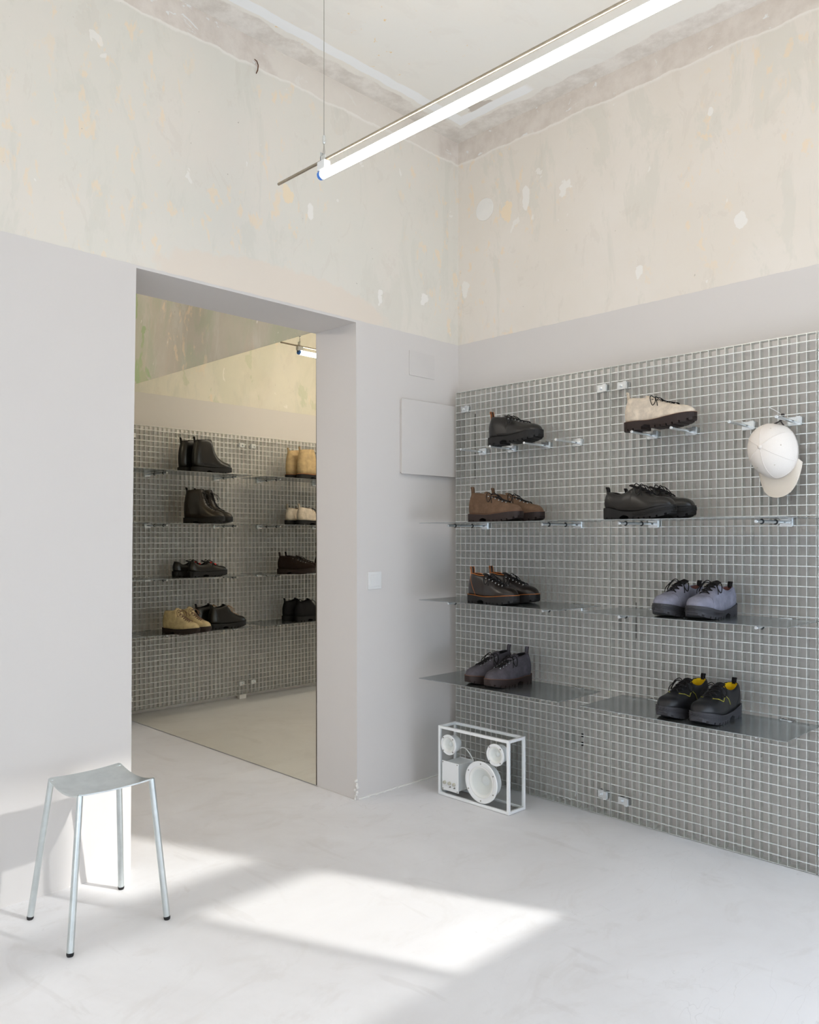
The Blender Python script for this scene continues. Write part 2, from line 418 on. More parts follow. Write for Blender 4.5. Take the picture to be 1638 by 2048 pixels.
def window(name, a, b, mat, fw=.03):
    fr = MB(); x0, y0, z0 = a; x1, y1, z1 = b
    ay = abs(y1 - y0) > abs(x1 - x0)
    if ay:
        for p, q in (((x0, y0, z0), (x1, y0 + fw, z1)), ((x0, y1 - fw, z0), (x1, y1, z1)), ((x0, y0 + fw, z0), (x1, y1 - fw, z0 + fw)), ((x0, y0 + fw, z1 - fw), (x1, y1 - fw, z1))): fr.box(p, q)
        g = MB(); xm = (x0 + x1) / 2; g.box((xm - .003, y0 + fw, z0 + fw), (xm + .003, y1 - fw, z1 - fw))
    else:
        for p, q in (((x0, y0, z0), (x0 + fw, y1, z1)), ((x1 - fw, y0, z0), (x1, y1, z1)), ((x0 + fw, y0, z0), (x1 - fw, y1, z0 + fw)), ((x0 + fw, y0, z1 - fw), (x1 - fw, y1, z1))): fr.box(p, q)
        g = MB(); ym = (y0 + y1) / 2; g.box((x0 + fw, ym - .003, z0 + fw), (x1 - fw, ym + .003, z1 - fw))
    o = struct(fr.build(name, M['frame_dark'])); g.build('pane', mat, o)
window('window_1', (XW + .13, -0.685, 1.40), (XW + .16, -0.13, 2.97), M['winglass'], .010)
window('window_2', (XW + .13, -1.50, 1.40), (XW + .16, -0.700, 2.97), M['sheer'], .010)
window('fill_window_7', (XW + .02, -1.50, 0.25), (XW + .05, -0.13, 1.30), M['frost'], .015)  # unseen window, added for a soft glow on the floor
window('fill_window_5', (XW + .13, -2.75, 0.0), (XW + .16, -1.62, 1.6), M['sheer'])  # unseen glazing added to brighten the foreground floor
window('window_3', (XW + .13, -5.6, 0.0), (XW + .16, -3.7, 1.9), M['winglass'])
window('fill_window_6', (-2.3, YB - .1, 0.6), (-0.6, YB - .07, 2.9), M['sheer'])  # opening out of view, added to lighten the next room
window('window_4', (0.3, YB - .1, 1.2), (1.4, YB - .07, 2.55), M['winglass'])
# crumbly edges: filler beads at the door corner foot and along the corner of the room
m = MB()
for i in range(26):
    z = random.uniform(0, 0.11) if i < 18 else 0.0
    r = random.uniform(0.003, 0.008)
    c = (random.uniform(-0.012, 0.006), -0.7215 + random.uniform(-0.004, 0.004), z) if i < 18 else (0.003, -0.70 + (i - 18) * 0.05, 0.002)
    m.lathe([(-r, r * .3), (-r * .4, r), (r * .5, r * .8), (r, r * .2)], c, (random.random(), random.random(), 1), 7)
struct(m.build('trim_1', M['plaster_white'], smooth=True))
m = MB(); pts = [(0.0, -0.71 + 0.71 * k / 30, 0.002 + random.uniform(0, .002)) for k in range(31)]
m.tube(pts, 0.004, 6); struct(m.build('trim_2', M['plaster_white'], smooth=True))
m = MB(); pts = [(XB + (0 - XB) * k / 12, -0.7225, 0.0015) for k in range(13)]
m.tube(pts, 0.003, 6); struct(m.build('trim_3', M['paint'], smooth=True))

# ---------------------------------------------------------------- mirror
mir = thing('wall_mirror', 'tall frameless floor-to-head-height mirror seen through the doorway, reflecting a shoe display', 'mirror', (-1.42, -0.719, 0.004))
m = MB(); m.box((-1.108, -0.0035, 0.0), (1.1085, -0.003, 2.281)); m.build('silvered_face', M['mirror'], mir)
m = MB(); m.box((-1.108, -0.003, 0.0), (1.1085, 0.0025, 2.281)); m.build('backing', M['mirror_edge'], mir)

# ---------------------------------------------------------------- wall fittings
sw = thing('light_switch', 'square off-white rocker light switch on the pier right of the doorway', 'light switch', (0, -0.611, 1.041))
m = MB(); m.box((0, -.0425, -.0425), (.008, .0425, .0425)); bevel(m.build('cover_frame', M['plastic_white'], sw), .002)
m = MB(); m.box((.008, -.029, -.029), (.0115, .029, .029)); bevel(m.build('rocker', M['plastic_white'], sw), .0015)
o = MB(); o.box((0, -.092, -.0625), (.004, .092, .0625))
o = bevel(o.build('access_cover', M['paint'], None, loc=(0, -.281, 2.134)), .001); tag(o, 'small flat painted rectangular access cover high on the wall above the larger cabinet door', 'wall cover')
fb = thing('fuse_box', 'wall-coloured fuse cabinet door projecting beside the left end of the steel grating', 'fuse box', (0, -.236, 1.756))
m = MB(); m.box((0, -.200, -.180), (.012, .206, .180)); m.build('box_body', M['paint'], fb)
m = MB(); m.add([(.012, -.204, -.188), (.012, .206, -.188), (.012, .206, .188), (.012, -.204, .188), (.020, -.204, -.188), (.034, .206, -.188), (.034, .206, .188), (.018, -.204, .188)],
                [(0, 1, 2, 3), (4, 7, 6, 5), (0, 4, 5, 1), (1, 5, 6, 2), (2, 6, 7, 3), (3, 7, 4, 0)])
bevel(m.build('door', M['paint'], fb), .001)
m = MB(); m.lathe([(0, .058), (.003, .058), (.004, .056)], (0, 0, 0), (0, -1, 0), 40)
tag(m.build('round_cover', M['plaster_white'], loc=(0.187, -0.0005, 2.961), smooth=False), 'round white blanking cover on the bare plaster near the room corner', 'wall cover')
m = MB(); m.tube([(0, -1.289, 3.225), (.012, -1.289, 3.235), (.014, -1.288, 3.255), (.010, -1.292, 3.272), (.004, -1.300, 3.280)], [.0018, .0024, .0024, .0022, .0015], 7)
tag(m.build('rusty_nail', M['rust'], smooth=True), 'bent rusty nail sticking out of the rough band below the ceiling', 'nail')

# ---------------------------------------------------------------- grating panels
CLAMP = {}
def clamp_meshes():
    a = MB(); a.box((-.016, -.004, -.016), (.014, 0, .016)); a.box((-.016, -.004, -.016), (-.013, .03, .016)); CLAMP['plate'] = a.mesh('clamp_plate', M['zinc'])
    a = MB(); a.box((.017, -.014, -.017), (.033, 0, .017)); a.box((.033, -.010, -.014), (.036, .02, .014)); CLAMP['block'] = a.mesh('clamp_block', M['zinc'])
    a = MB(); a.lathe([(0, .0085), (.003, .0085), (.003, .0065), (.008, .0065), (.008, .003), (.012, .003)], (0, -.004, 0), (0, -1, 0), 6); CLAMP['bolt'] = a.mesh('bolt', M['zinc'])
    a = MB(); a.box((-.014, -.0005, -.013), (.034, .026, .013)); CLAMP['core'] = a.mesh('clamp_core', M['galv_dark'])
clamp_meshes()
def grating(label, loc, rz, width, n, clamps, height=2.008, foot=()):
    g = thing('grating_panel', label, 'grating panel', loc, rz, 'galvanised steel grating panels')
    T = .0024; D = .030
    b = MB(); b.box((-T / 2, 0, T), (T / 2, D, height - T)); bar = b.mesh('bearing_bar', M['galv'])
    for i in range(n + 1): linked('bearing_bar', bar, g, (T / 2 + (width - T) * i / n, 0, 0))
    b = MB(); b.box((0, -.0018, -.0017), (width, .0022, .0017)); rod = b.mesh('cross_rod', M['galv_rod'])
    zs = [height - .031 - .0381 * k for k in range(52)]
    for z in zs: linked('cross_rod', rod, g, (0, .0002, z), (math.radians(0), 0, 0))
    # weld beads where rods cross bars
    b = MB()
    for z in zs:
        for i in range(n + 1):
            x = T / 2 + (width - T) * i / n; r = .0031
            b.add([(x - r, -.0012, z), (x + r, -.0012, z), (x, -.0036, z), (x, -.0012, z - r), (x, -.0012, z + r)], [(0, 3, 2), (3, 1, 2), (1, 4, 2), (4, 0, 2)])
    w = b.build('weld_beads', M['galv_rod'], g); w['kind'] = 'stuff'
    b = MB(); b.box((0, -.0005, -T / 2), (width, D, T / 2)); eb = b.mesh('edge_bar', M['galv'])
    linked('edge_bar', eb, g, (0, 0, T / 2)); linked('edge_bar', eb, g, (0, 0, height - T / 2))
    for (cx, cz) in clamps:
        c = linked('wall_clamp', CLAMP['plate'], g, (cx, -.003, cz)); linked('clamp_block', CLAMP['block'], c); linked('bolt', CLAMP['bolt'], c); linked('clamp_core', CLAMP['core'], c)
    for fx in foot:
        b = MB(); b.box((fx - .03, 0, -loc[2]), (fx + .03, .03, -.001)); b.build('foot_block', M['plaster_white'], g)
    return g
YG = -.077
grating('galvanised steel grating panel at the room corner, behind the white glass speaker', (.053, YG, .003), 0, .923, 27, [(.060, 1.913), (.877, 1.915), (.880, .095)])
grating('galvanised steel grating panel holding the white cap and the blue-grey suede shoes', (.9795, YG, .003), 0, .8625, 25, [(.052, 1.914), (.058, .088)])
grating('galvanised steel grating panel cut off by the right edge of the picture', (1.8455, YG, .003), 0, .8625, 25, [(.0185, 1.914), (.0185, .085)])
# far wall, seen in the mirror
grating('galvanised steel grating panel seen in the mirror, the one adjoining it', (-2.45, -1.722, .032), PI / 2, .98, 28, [(.04, 1.93), (.93, 1.93), (.04, .088), (.95, .088)], foot=(.036,))
grating('galvanised steel grating panel seen in the mirror, the one farther from it', (-2.45, -2.588, .032), PI / 2, .8625, 25, [(.80, 1.93), (.80, .088)])
# dark upright strips and socket on the wall behind the grating
for (rx, z0, z1) in ((.118, 1.56, 1.90), (1.052, .80, .96)):
    m = MB(); m.box((0, 0, 0), (.010, .012, z1 - z0))
    tag(m.build('dark_strip', M['galv_dark'], loc=(rx, -.0125, z0)), 'dark upright strip behind the grating, ' + ('near the room corner' if rx < .5 else 'below the blue-grey suede shoes shelf'), 'rail')
so = thing('wall_socket', 'clear-covered double wall socket behind the grating above the speaker cable', 'socket', (.80, -.001, .305))
m = MB(); m.box((-.06, -.012, -.045), (.04, 0, .045)); m.build('cover_plate', M['glass'], so)
for hz_ in (.012, -.028):
    m = MB(); m.box((-.012, -.02, hz_), (.004, -.013, hz_ + .016)); m.build('socket', M['ring'], so)

# ---------------------------------------------------------------- shelves, pegs and rods
def shelf_mesh():
    b = MB(); b.box((0, -.335, -.0012), (.82, 0, .0012)); return b.mesh('shelf', M['shelf'])
SH = shelf_mesh()
SHELVES = {}
def shelf(label, loc, rz=0.0, group='steel sheet shelves'):
    o = bpy.data.objects.new('shelf', SH); COL.objects.link(o); o.location = loc; o.rotation_euler = (0, 0, rz); tag(o, label, 'shelf', group); return o
ROWS = (1.320, .942, .556)
rn = ('upper', 'middle', 'bottom')
what = {(0, 0): 'holding the brown suede boots', (0, 1): 'holding the black walking shoes', (1, 0): 'holding the dark brown leather boots with orange edges',
        (1, 1): 'holding the blue-grey suede shoes', (2, 0): 'holding the grey suede boots', (2, 1): 'holding the black shoes with yellow lining'}
for r, z in enumerate(ROWS):
    for c, x in enumerate((.112, 1.038)):
        shelf('thin steel sheet shelf ' + what[(r, c)], (x, -.0795, z))
rodm = {}
def rod_meshes():
    for L, key in ((.165, 'peg'), (.272, 'rod')):
        a = MB(); a.lathe([(0, .0064), (L - .001, .0064), (L, .0055)], (0, 0, 0), (0, -1, 0), 12); rodm[key] = a.mesh('rod', M['zinc'], True); rodm[key].set_sharp_from_angle(angle=.7)
    a = MB(); pts = [(math.cos(2 * PI * k / 20) * .0065, 0, math.sin(2 * PI * k / 20) * .0065) for k in range(20)]
    a.tube(pts, .0035, 8, closed=True); rodm['ring'] = a.mesh('rubber_ring', M['ring'], True)
rod_meshes()
def peg(label, loc, rz, kind, group):
    t_ = thing('display_peg' if kind == 'peg' else 'shelf_rod', label, 'peg' if kind == 'peg' else 'shelf support', loc, rz, group)
    b = linked('bracket', CLAMP['plate'], t_, (-.004, -.003, 0)); linked('clamp_block', CLAMP['block'], b); linked('clamp_core', CLAMP['core'], b)
    linked('rod', rodm[kind], t_, (0, -.007, 0))
    if kind == 'rod':
        linked('rubber_ring', rodm['ring'], t_, (0, -.10, 0)); linked('rubber_ring', rodm['ring'], t_, (0, -.228, 0))
    return t_
pegs = [(.238, 'bright zinc display peg nearest the room corner, bare'), (.424, 'bright zinc display peg under the heel of the black ankle boot'),
        (.628, 'bright zinc display peg under the toe of the black ankle boot'), (.803, 'bare bright zinc display peg right of the black ankle boot'),
        (1.180, 'bright zinc display peg under the heel of the cream boot'), (1.354, 'bright zinc display peg under the toe of the cream boot'),
        (1.588, 'bare bright zinc display peg left of the white cap'), (1.762, 'bright zinc display peg the white cap hangs from')]
for x, l in pegs: peg(l, (x, YG, 1.686), 0, 'peg', 'bare display pegs on the grating')
under = {0: ('brown suede boots', 'black walking shoes'), 1: ('dark brown boots with orange edges', 'blue-grey suede shoes'), 2: ('grey suede boots', 'black shoes with yellow lining')}
for r, z in enumerate(ROWS):
    for i, x in enumerate((.252, .807, 1.185, 1.732)):
        peg('zinc shelf rod, %s of two below the %s' % (('left', 'right')[i % 2], under[r][i // 2]), (x, YG, z - .0132), 0, 'rod', 'shelf support rods on the main grating')
FR = (1.705, 1.345, .968, .590)
fn = ('top', 'second', 'third', 'lowest')
for r, z in enumerate(FR):
    for c, y in enumerate((-1.553, -2.483)):
        shelf('thin steel shelf seen in the mirror, %s row, %s' % (fn[r], ('next to the mirror', 'away from the mirror')[c]), (-2.4475, y, z), PI / 2, 'far shelves seen in the mirror')
    for i, y in enumerate((-.90, -1.455, -1.84, -2.39)):
        peg('zinc shelf rod seen in the mirror, %s row, %s rod from the mirror' % (fn[r], ('first', 'second', 'third', 'fourth')[i]), (-2.45, y, z - .0132), PI / 2, 'rod', 'shelf support rods on the far grating')

# ---------------------------------------------------------------- tube lamps
def tube_lamp(label, loc, rz, x0, length, rod0, mat, zt, zr, wires, cap_at_start=True):
    L = thing('tube_lamp', label, 'lamp', loc, rz)
    m = MB(); m.lathe([(.0, .0150), (length, .0150)], (x0, 0, zt), (1, 0, 0), 20); m.build('tube', mat, L, True, auto=40)
    m = MB(); m.lathe([(-.018, .0120), (-.014, .0155), (0, .0155)], (x0, 0, zt), (1, 0, 0), 20); m.build('end_cap', M['blue'], L, True, auto=40)['label'] = 'blue end cap'
    m = MB(); m.tube([(rod0, 0, zr), (x0 + length + .2, 0, zr)], .0055, 10); m.build('support_rod', M['conduit'], L, True, auto=50)
    for wx in wires:
        m = MB(); m.box((wx - .010, -.010, zr - .012), (wx - .007, .014, zr + .028)); m.box((wx - .010, -.010, zr - .012), (wx + .016, -.007, zr + .012)); m.build('hanger_plate', M['zinc'], L)
        m = MB(); m.box((wx - .024, -.014, zt + .012), (wx + .020, .014, zr - .004)); m.box((wx - .018, -.011, zt - .004), (wx - .004, .011, zt + .014)); bevel(m.build('lamp_clip', M['spk_white'], L), .003)
        m = MB(); top = ZC - loc[2]
        m.tube([(wx, 0, zr + .088), (wx, 0, top)], .0012, 6)
        m.tube([(wx, 0, zr + .006), (wx - .004, 0, zr + .03), (wx, 0, zr + .06), (wx + .004, 0, zr + .03), (wx, 0, zr + .006)], .0011, 6)
        m.build('wire', M['steel_wire'], L)
        m = MB(); m.lathe([(0, .0035), (.004, .0055), (.028, .0055), (.032, .003)], (wx, 0, zr + .058), (0, 0, 1), 10); m.build('wire_ferrule', M['zinc'], L, True)
    return L
tube_lamp('bright linear tube lamp hung on a wire and a steel rod near the ceiling', (0, -1.42, 0), 0, .615, 2.25, .345, M['tube'], 2.556, 2.606, (.623, 2.4))
tube_lamp('tube lamp with grey clip in the next room, seen in the mirror', (-1.5, -1.518, 0), -PI / 2, .0, 1.8, -.157, M['tube_far'], 2.501, 2.544, (.0, 1.6))
tube_lamp('second tube lamp of the main room, behind the camera', (.9, -4.3, 0), 0, .3, 1.4, .1, M['tube'], 2.556, 2.606, (.35, 1.5))

# ---------------------------------------------------------------- stool
st = thing('stool', 'brushed metal stool with a dished square seat and four splayed tube legs', 'stool', (.309, -2.107, 0))
S0 = Vector((.309, -2.107, 0))
cs = {(-1, -1): (.196, -2.2205), (-1, 1): (.187, -1.981), (1, 1): (.428, -1.978), (1, -1): (.437, -2.2245)}
ft = {(-1, -1): (.151, -2.266), (-1, 1): (.143, -1.954), (1, 1): (.465, -1.949), (1, -1): (.477, -2.268)}
N = 20; rows = []; rows2 = []
def seat_pt(u, v, dz=0.0):
    a = Vector(cs[(-1, -1)]); b = Vector(cs[(1, -1)]); c = Vector(cs[(1, 1)]); d = Vector(cs[(-1, 1)])
    # bow the edges inward a little like the photographed seat
    p = (a * (1 - u) + b * u) * (1 - v) + (d * (1 - u) + c * u) * v
    p = p + (p - Vector((S0.x, S0.y))) * (.04)
    U = 2 * u - 1; V = 2 * v - 1
    z = .463 - .020 * (1 - U * U) - .006 * (1 - V * V) + dz
    r = max(0, abs(U) + abs(V) - 1.86) / .14          # rounded corners
    p = p - (p - Vector((S0.x, S0.y))) * .035 * r * r
    return (p.x - S0.x, p.y - S0.y, z)
m = MB()
top = [[seat_pt(i / N, j / N) for i in range(N + 1)] for j in range(N + 1)]
bot = [[seat_pt(i / N, j / N, -.0045) for i in range(N + 1)] for j in range(N + 1)]
m.grid(top); m.grid(bot)
for j in (0, N): m.grid([top[j], bot[j]])
for i in (0, N): m.grid([[top[j][i] for j in range(N + 1)], [bot[j][i] for j in range(N + 1)]])
m.build('seat', M['alu'], st, True, weld=True, auto=35)
for k in cs:
    a = Vector((cs[k][0], cs[k][1], .459)) - S0; b = Vector((ft[k][0], ft[k][1], .011)) - S0
    a += (Vector((0, 0, a.z)) - a) * .03
    m = MB(); m.tube([a, a.lerp(b, .5), b], [.0098, .0102, .0104], 18); lg = m.build('leg', M['alu'], st, True, auto=50)
    d = (b - a).normalized()
    m = MB(); m.tube([b, b + d * .006, b + d * .0108], [.0108, .0108, .0092], 18); m.build('rubber_foot', M['rubber'], lg, True, auto=50)
# ---------------------------------------------------------------- white glass speaker
sp = thing('speaker', 'white framed glass-box speaker with three round drivers on the floor below the grating', 'speaker', (.428, -.320, 0))
hx, hy, hz = .217, .062, .336; b_ = .0065
m = MB()
for sx in (-1, 1):
    for sy in (-1, 1):
        x = sx * (hx - b_); y = sy * (hy - b_); m.box((x - b_, y - b_, 0.002), (x + b_, y + b_, hz))
for z in (.002 + b_, hz - b_):
    for sy in (-1, 1):
        y = sy * (hy - b_); m.box((-hx + 2 * b_, y - b_, z - b_), (hx - 2 * b_, y + b_, z + b_))
    for sx in (-1, 1):
        x = sx * (hx - b_); m.box((x - b_, -hy + 2 * b_, z - b_), (x + b_, hy - 2 * b_, z + b_))
bevel(m.build('frame', M['spk_white'], sp), .0012)
def pane(a, b): q = MB(); q.box(a, b); q.build('glass_panel', M['glass'], sp)
pane((-hx + .013, -hy + .005, .015), (hx - .013, -hy + .0075, hz - .013)); pane((-hx + .013, hy - .0075, .015), (hx - .013, hy - .005, hz - .013))
pane((-hx + .004, -hy + .013, .015), (-hx + .006, hy - .013, hz - .013)); pane((hx - .006, -hy + .013, .015), (hx - .004, hy - .013, hz - .013))
pane((-hx + .013, -hy + .013, hz - .006), (hx - .013, hy - .013, hz - .004)); pane((-hx + .013, -hy + .013, .006), (hx - .013, hy - .013, .008))
def driver(name, cx, cz, R, depth, screws):
    yf = -hy + .004
    d = MB(); d.lathe([(-.0, R * .80), (.0, R), (.003, R), (.0055, R * .97), (.0055, R * .80), (.003, R * .76), (.000, R * .72)], (cx, yf, cz), (0, -1, 0), 48, False, False)
    o = d.build(name, M['spk_white'], sp, True, auto=35)
    d = MB(); d.lathe([(.0035, R * .76), (.0045, R * .72), (.002, R * .67), (-.016 * R / .05, R * .28), (-.017 * R / .05, R * .22)], (cx, yf, cz), (0, -1, 0), 40, False, True); d.build('cone', M['spk_cone'], o, True, auto=35)
    d = MB(); d.lathe([(-.017 * R / .05, R * .24), (-.013 * R / .05, R * .2), (-.010 * R / .05, R * .1), (-.0095 * R / .05, .001)], (cx, yf, cz), (0, -1, 0), 30, False, True); d.build('dust_cap', M['spk_white'], o, True)
    d = MB(); d.lathe([(0, R * .84), (-depth * .35, R * .82), (-depth * .8, R * .80), (-depth, R * .66)], (cx, yf, cz), (0, -1, 0), 40, False, True); d.build('basket', M['spk_white'], o, True, auto=40)
    for k in range(screws):
        a = 2 * PI * (k + .5) / screws
        d = MB(); d.lathe([(.0, .0034), (.0022, .0034), (.0026, .002)], (cx + math.cos(a) * R * .88, yf - .0055, cz + math.sin(a) * R * .88), (0, -1, 0), 8); d.build('screw', M['steel_wire'], o)
driver('tweeter', .278 - .428, .252, .049, .055, 4)
driver('tweeter', .566 - .428, .258, .051, .055, 4)
driver('woofer', .482 - .428, .116, .097, .062, 6)
am = MB(); am.box((-.190, -hy - .001, .032), (-.085, -hy + .003, .172)); a0 = bevel(am.build('amplifier_front', M['spk_white'], sp), .001)
am = MB(); am.box((-.182, -hy + .003, .038), (-.092, hy - .012, .166)); am.box((-.178, hy - .012, .042), (-.090, hy - .009, .170)); bevel(am.build('amplifier_box', M['spk_white'], sp), .001)
for kx in (-.170, -.140, -.110):
    d = MB(); d.lathe([(0, .0082), (.009, .0078), (.010, .006)], (kx, -hy - .001, .070), (0, -1, 0), 16); d.build('knob', M['knob'], a0, True, auto=35)
for i, kx in enumerate((-.166, -.136, -.108)):
    d = MB(); d.lathe([(0, .004), (.002, .004), (.002, .002), (.009 if i else .003, .002)], (kx, -hy - .001, .053), (0, -1, 0), 10); d.build('toggle_switch', M['steel_wire'] if i else M['spk_white'], a0)
for kx, kz in ((-.184, .166), (-.091, .166), (-.184, .038), (-.091, .038)):
    d = MB(); d.lathe([(0, .003), (.002, .003)], (kx, -hy - .001, kz), (0, -1, 0), 8); d.build('screw', M['steel_wire'], a0)
def bez(P, n=16):
    out = []
    P = [Vector(p) for p in P]; Q = [P[0]] + P + [P[-1]]
    for i in range(1, len(Q) - 2):
        for k in range(n):
            t_ = k / n; a, b, c, d = Q[i - 1], Q[i], Q[i + 1], Q[i + 2]
            out.append(.5 * ((2 * b) + (-a + c) * t_ + (2 * a - 5 * b + 4 * c - d) * t_ ** 2 + (-a + 3 * b - 3 * c + d) * t_ ** 3))
    out.append(P[-1]); return out
d = MB(); d.tube(bez([(-.115, -.02, .235), (-.07, -.03, .245), (-.035, -.02, .205), (-.03, 0, .15)]), .0026, 8); d.build('cable', M['spk_white'], sp, True)
d = MB(); d.tube(bez([(.085, 0, .275), (.07, .0, .27), (.068, .01, .22), (.066, .01, .16)]), .0022, 8); d.build('cable', M['spk_white'], sp, True)
d = MB(); d.tube(bez([(.645, -.255, .12), (.70, -.10, .012), (.745, -.070, .008)]) , .0001, 4)
d = MB(); d.tube(bez([(.795, -.018, .285), (.775, -.022, .27), (.768, -.02, .12), (.755, -.024, .03), (.70, -.028, .010), (.64, -.026, .008), (.58, -.026, .008)]), .0032, 8)
tag(d.build('speaker_cable', M['spk_white'], smooth=True), 'white mains cable hanging from the socket behind the grating down to the floor', 'cable')

# ---------------------------------------------------------------- cap
def make_cap():
    C = thing('baseball_cap', 'off-white cotton baseball cap hanging brim down from a display peg', 'cap', (1.709, YG - .034, 1.580))
    # local frame: crown axis along -y, brim towards down-right
    ang = math.radians(-85)
    ux = Vector((math.cos(ang), 0, math.sin(ang)))       # towards brim (front)
    uy = Vector((-ux.z, 0, ux.x))
    ax = Vector((-.20, -1, .06)).normalized()
    A, B_, Hh = .108, .085, .104
    def pt(th, r, lift=0.0):
        # th angle around (0 = brim), r 0..1 from apex to rim
        s = math.sin(r * PI / 2) ** .92; h = math.cos(r * PI / 2) ** .78
        pin = 1 - .10 * max(0, -math.cos(th)) ** 2 * r
        a = A * s * math.cos(th) * pin; b = B_ * s * math.sin(th) * (1 - .05 * (1 - math.cos(th)) * r)
        dent = 1 - .05 * math.exp(-((r - .62) / .2) ** 2) * math.exp(-((math.cos(th) - .75) / .3) ** 2)
        return ux * a + uy * b + ax * (Hh * h * dent + lift)
    n = 64; m = MB(); rows = []
    for i in range(25):
        r = max(.001, i / 24); rows.append([pt(2 * PI * k / n, r) for k in range(n)] + [pt(0, r)])
    m.grid(rows); o = m.build('crown', M['cap'], C, True, weld=True)
    s = o.modifiers.new('thick', 'SOLIDIFY'); s.thickness = .002; s.offset = -1
    for k in range(3):
        m = MB(); th = PI * k / 3
        path = [pt(th, 1 - i / 20, .0006) for i in range(21)] + [pt(th + PI, i / 20, .0006) for i in range(1, 21)]
        m.tube(path, .0012, 5); m.build('seam', M['cap'], o, True)
    m = MB(); m.lathe([(0, .0085), (.003, .008), (.0055, .005), (.006, .001)], pt(0, .001), ax, 16, False); m.build('button', M['cap'], C, True)
    for k in range(6):
        th = PI * (k + .5) / 3; p = pt(th, .52, .0004); nrm = (p - ax * .02).normalized()
        m = MB(); m.lathe([(0, .0026), (.001, .0016)], p, nrm, 10); m.build('eyelet', M['strap' if False else 'cap_brim'], o, True)
    # brim
    m = MB(); rows = []; rows2 = []
    for i in range(11):
        t_ = i / 10; row = []; row2 = []
        for j in range(25):
            s = -1 + 2 * j / 24; th = s * math.radians(66)
            base = pt(th, 1.0); out = base * 1.0
            ext = .062 * t_ * (1 - abs(s) ** 3.2) + .012 * t_
            out = base + ux * ext + uy * (s * .006 * t_) - ax * (.030 * s * s * t_ + .004 * t_) + ax * (.018 * t_)
            row.append(out); row2.append(out - ax * .003)
        rows.append(row); rows2.append(row2)
    m.grid(rows); m.grid(rows2)
    m.grid([rows[-1], rows2[-1]]); m.grid([rows[0], rows2[0]]); m.grid([[r[0] for r in rows], [r[0] for r in rows2]]); m.grid([[r[-1] for r in rows], [r[-1] for r in rows2]])
    m.build('brim', M['cap_brim'], C, True, weld=True, auto=50)
    m = MB(); m.tube([pt(math.radians(66) * (-1 + 2 * j / 24), .975, .0012) for j in range(25)], .0014, 5); m.build('brim_seam', M['cap'], C, True)
    # back strap looped over the peg, with tag string
    pk = Vector((1.762, YG - .10, 1.6915)) - Vector(C.location)
    m = MB(); e0 = pt(math.radians(150), .98); e1 = pt(math.radians(210), .98)
    path = bez([e0, e0.lerp(pk, .6) + Vector((-.012, 0, .002)), pk + Vector((0, .0, .004)), e1.lerp(pk, .6) + Vector((.016, 0, .0)), e1], 8)
    rows = [[p + Vector((0, -.007, 0)), p + Vector((0, .007, 0))] for p in path]; m.grid(rows); o = m.build('strap', M['strap'], C, True)
    s = o.modifiers.new('thick', 'SOLIDIFY'); s.thickness = .002
    m = MB(); m.tube(bez([pk + Vector((0, -.01, .006)), pk + Vector((-.02, -.012, .022)), pk + Vector((-.052, -.012, .043))], 8), .0009, 6); m.build('tag_string', M['spk_white'], C, True)
    m = MB(); m.box(pk + Vector((-.005, -.016, .006)), pk + Vector((.005, -.006, .012))); m.build('string_lock', M['strap'], C)
make_cap()

# ---------------------------------------------------------------- shoes
def interp(P, x):
    if x <= P[0][0]: return P[0][1]
    for i in range(len(P) - 1):
        x0, y0 = P[i]; x1, y1 = P[i + 1]
        if x <= x1:
            t_ = (x - x0) / (x1 - x0)
            m0 = (P[i + 1][1] - P[i - 1][1]) / (P[i + 1][0] - P[i - 1][0]) if i > 0 else (y1 - y0) / (x1 - x0)
            m1 = (P[i + 2][1] - P[i][1]) / (P[i + 2][0] - P[i][0]) if i + 2 < len(P) else (y1 - y0) / (x1 - x0)
            h = x1 - x0; t2 = t_ * t_; t3 = t2 * t_
            return (2 * t3 - 3 * t2 + 1) * y0 + (t3 - 2 * t2 + t_) * h * m0 + (-2 * t3 + 3 * t2) * y1 + (t3 - t2) * h * m1
    return P[-1][1]

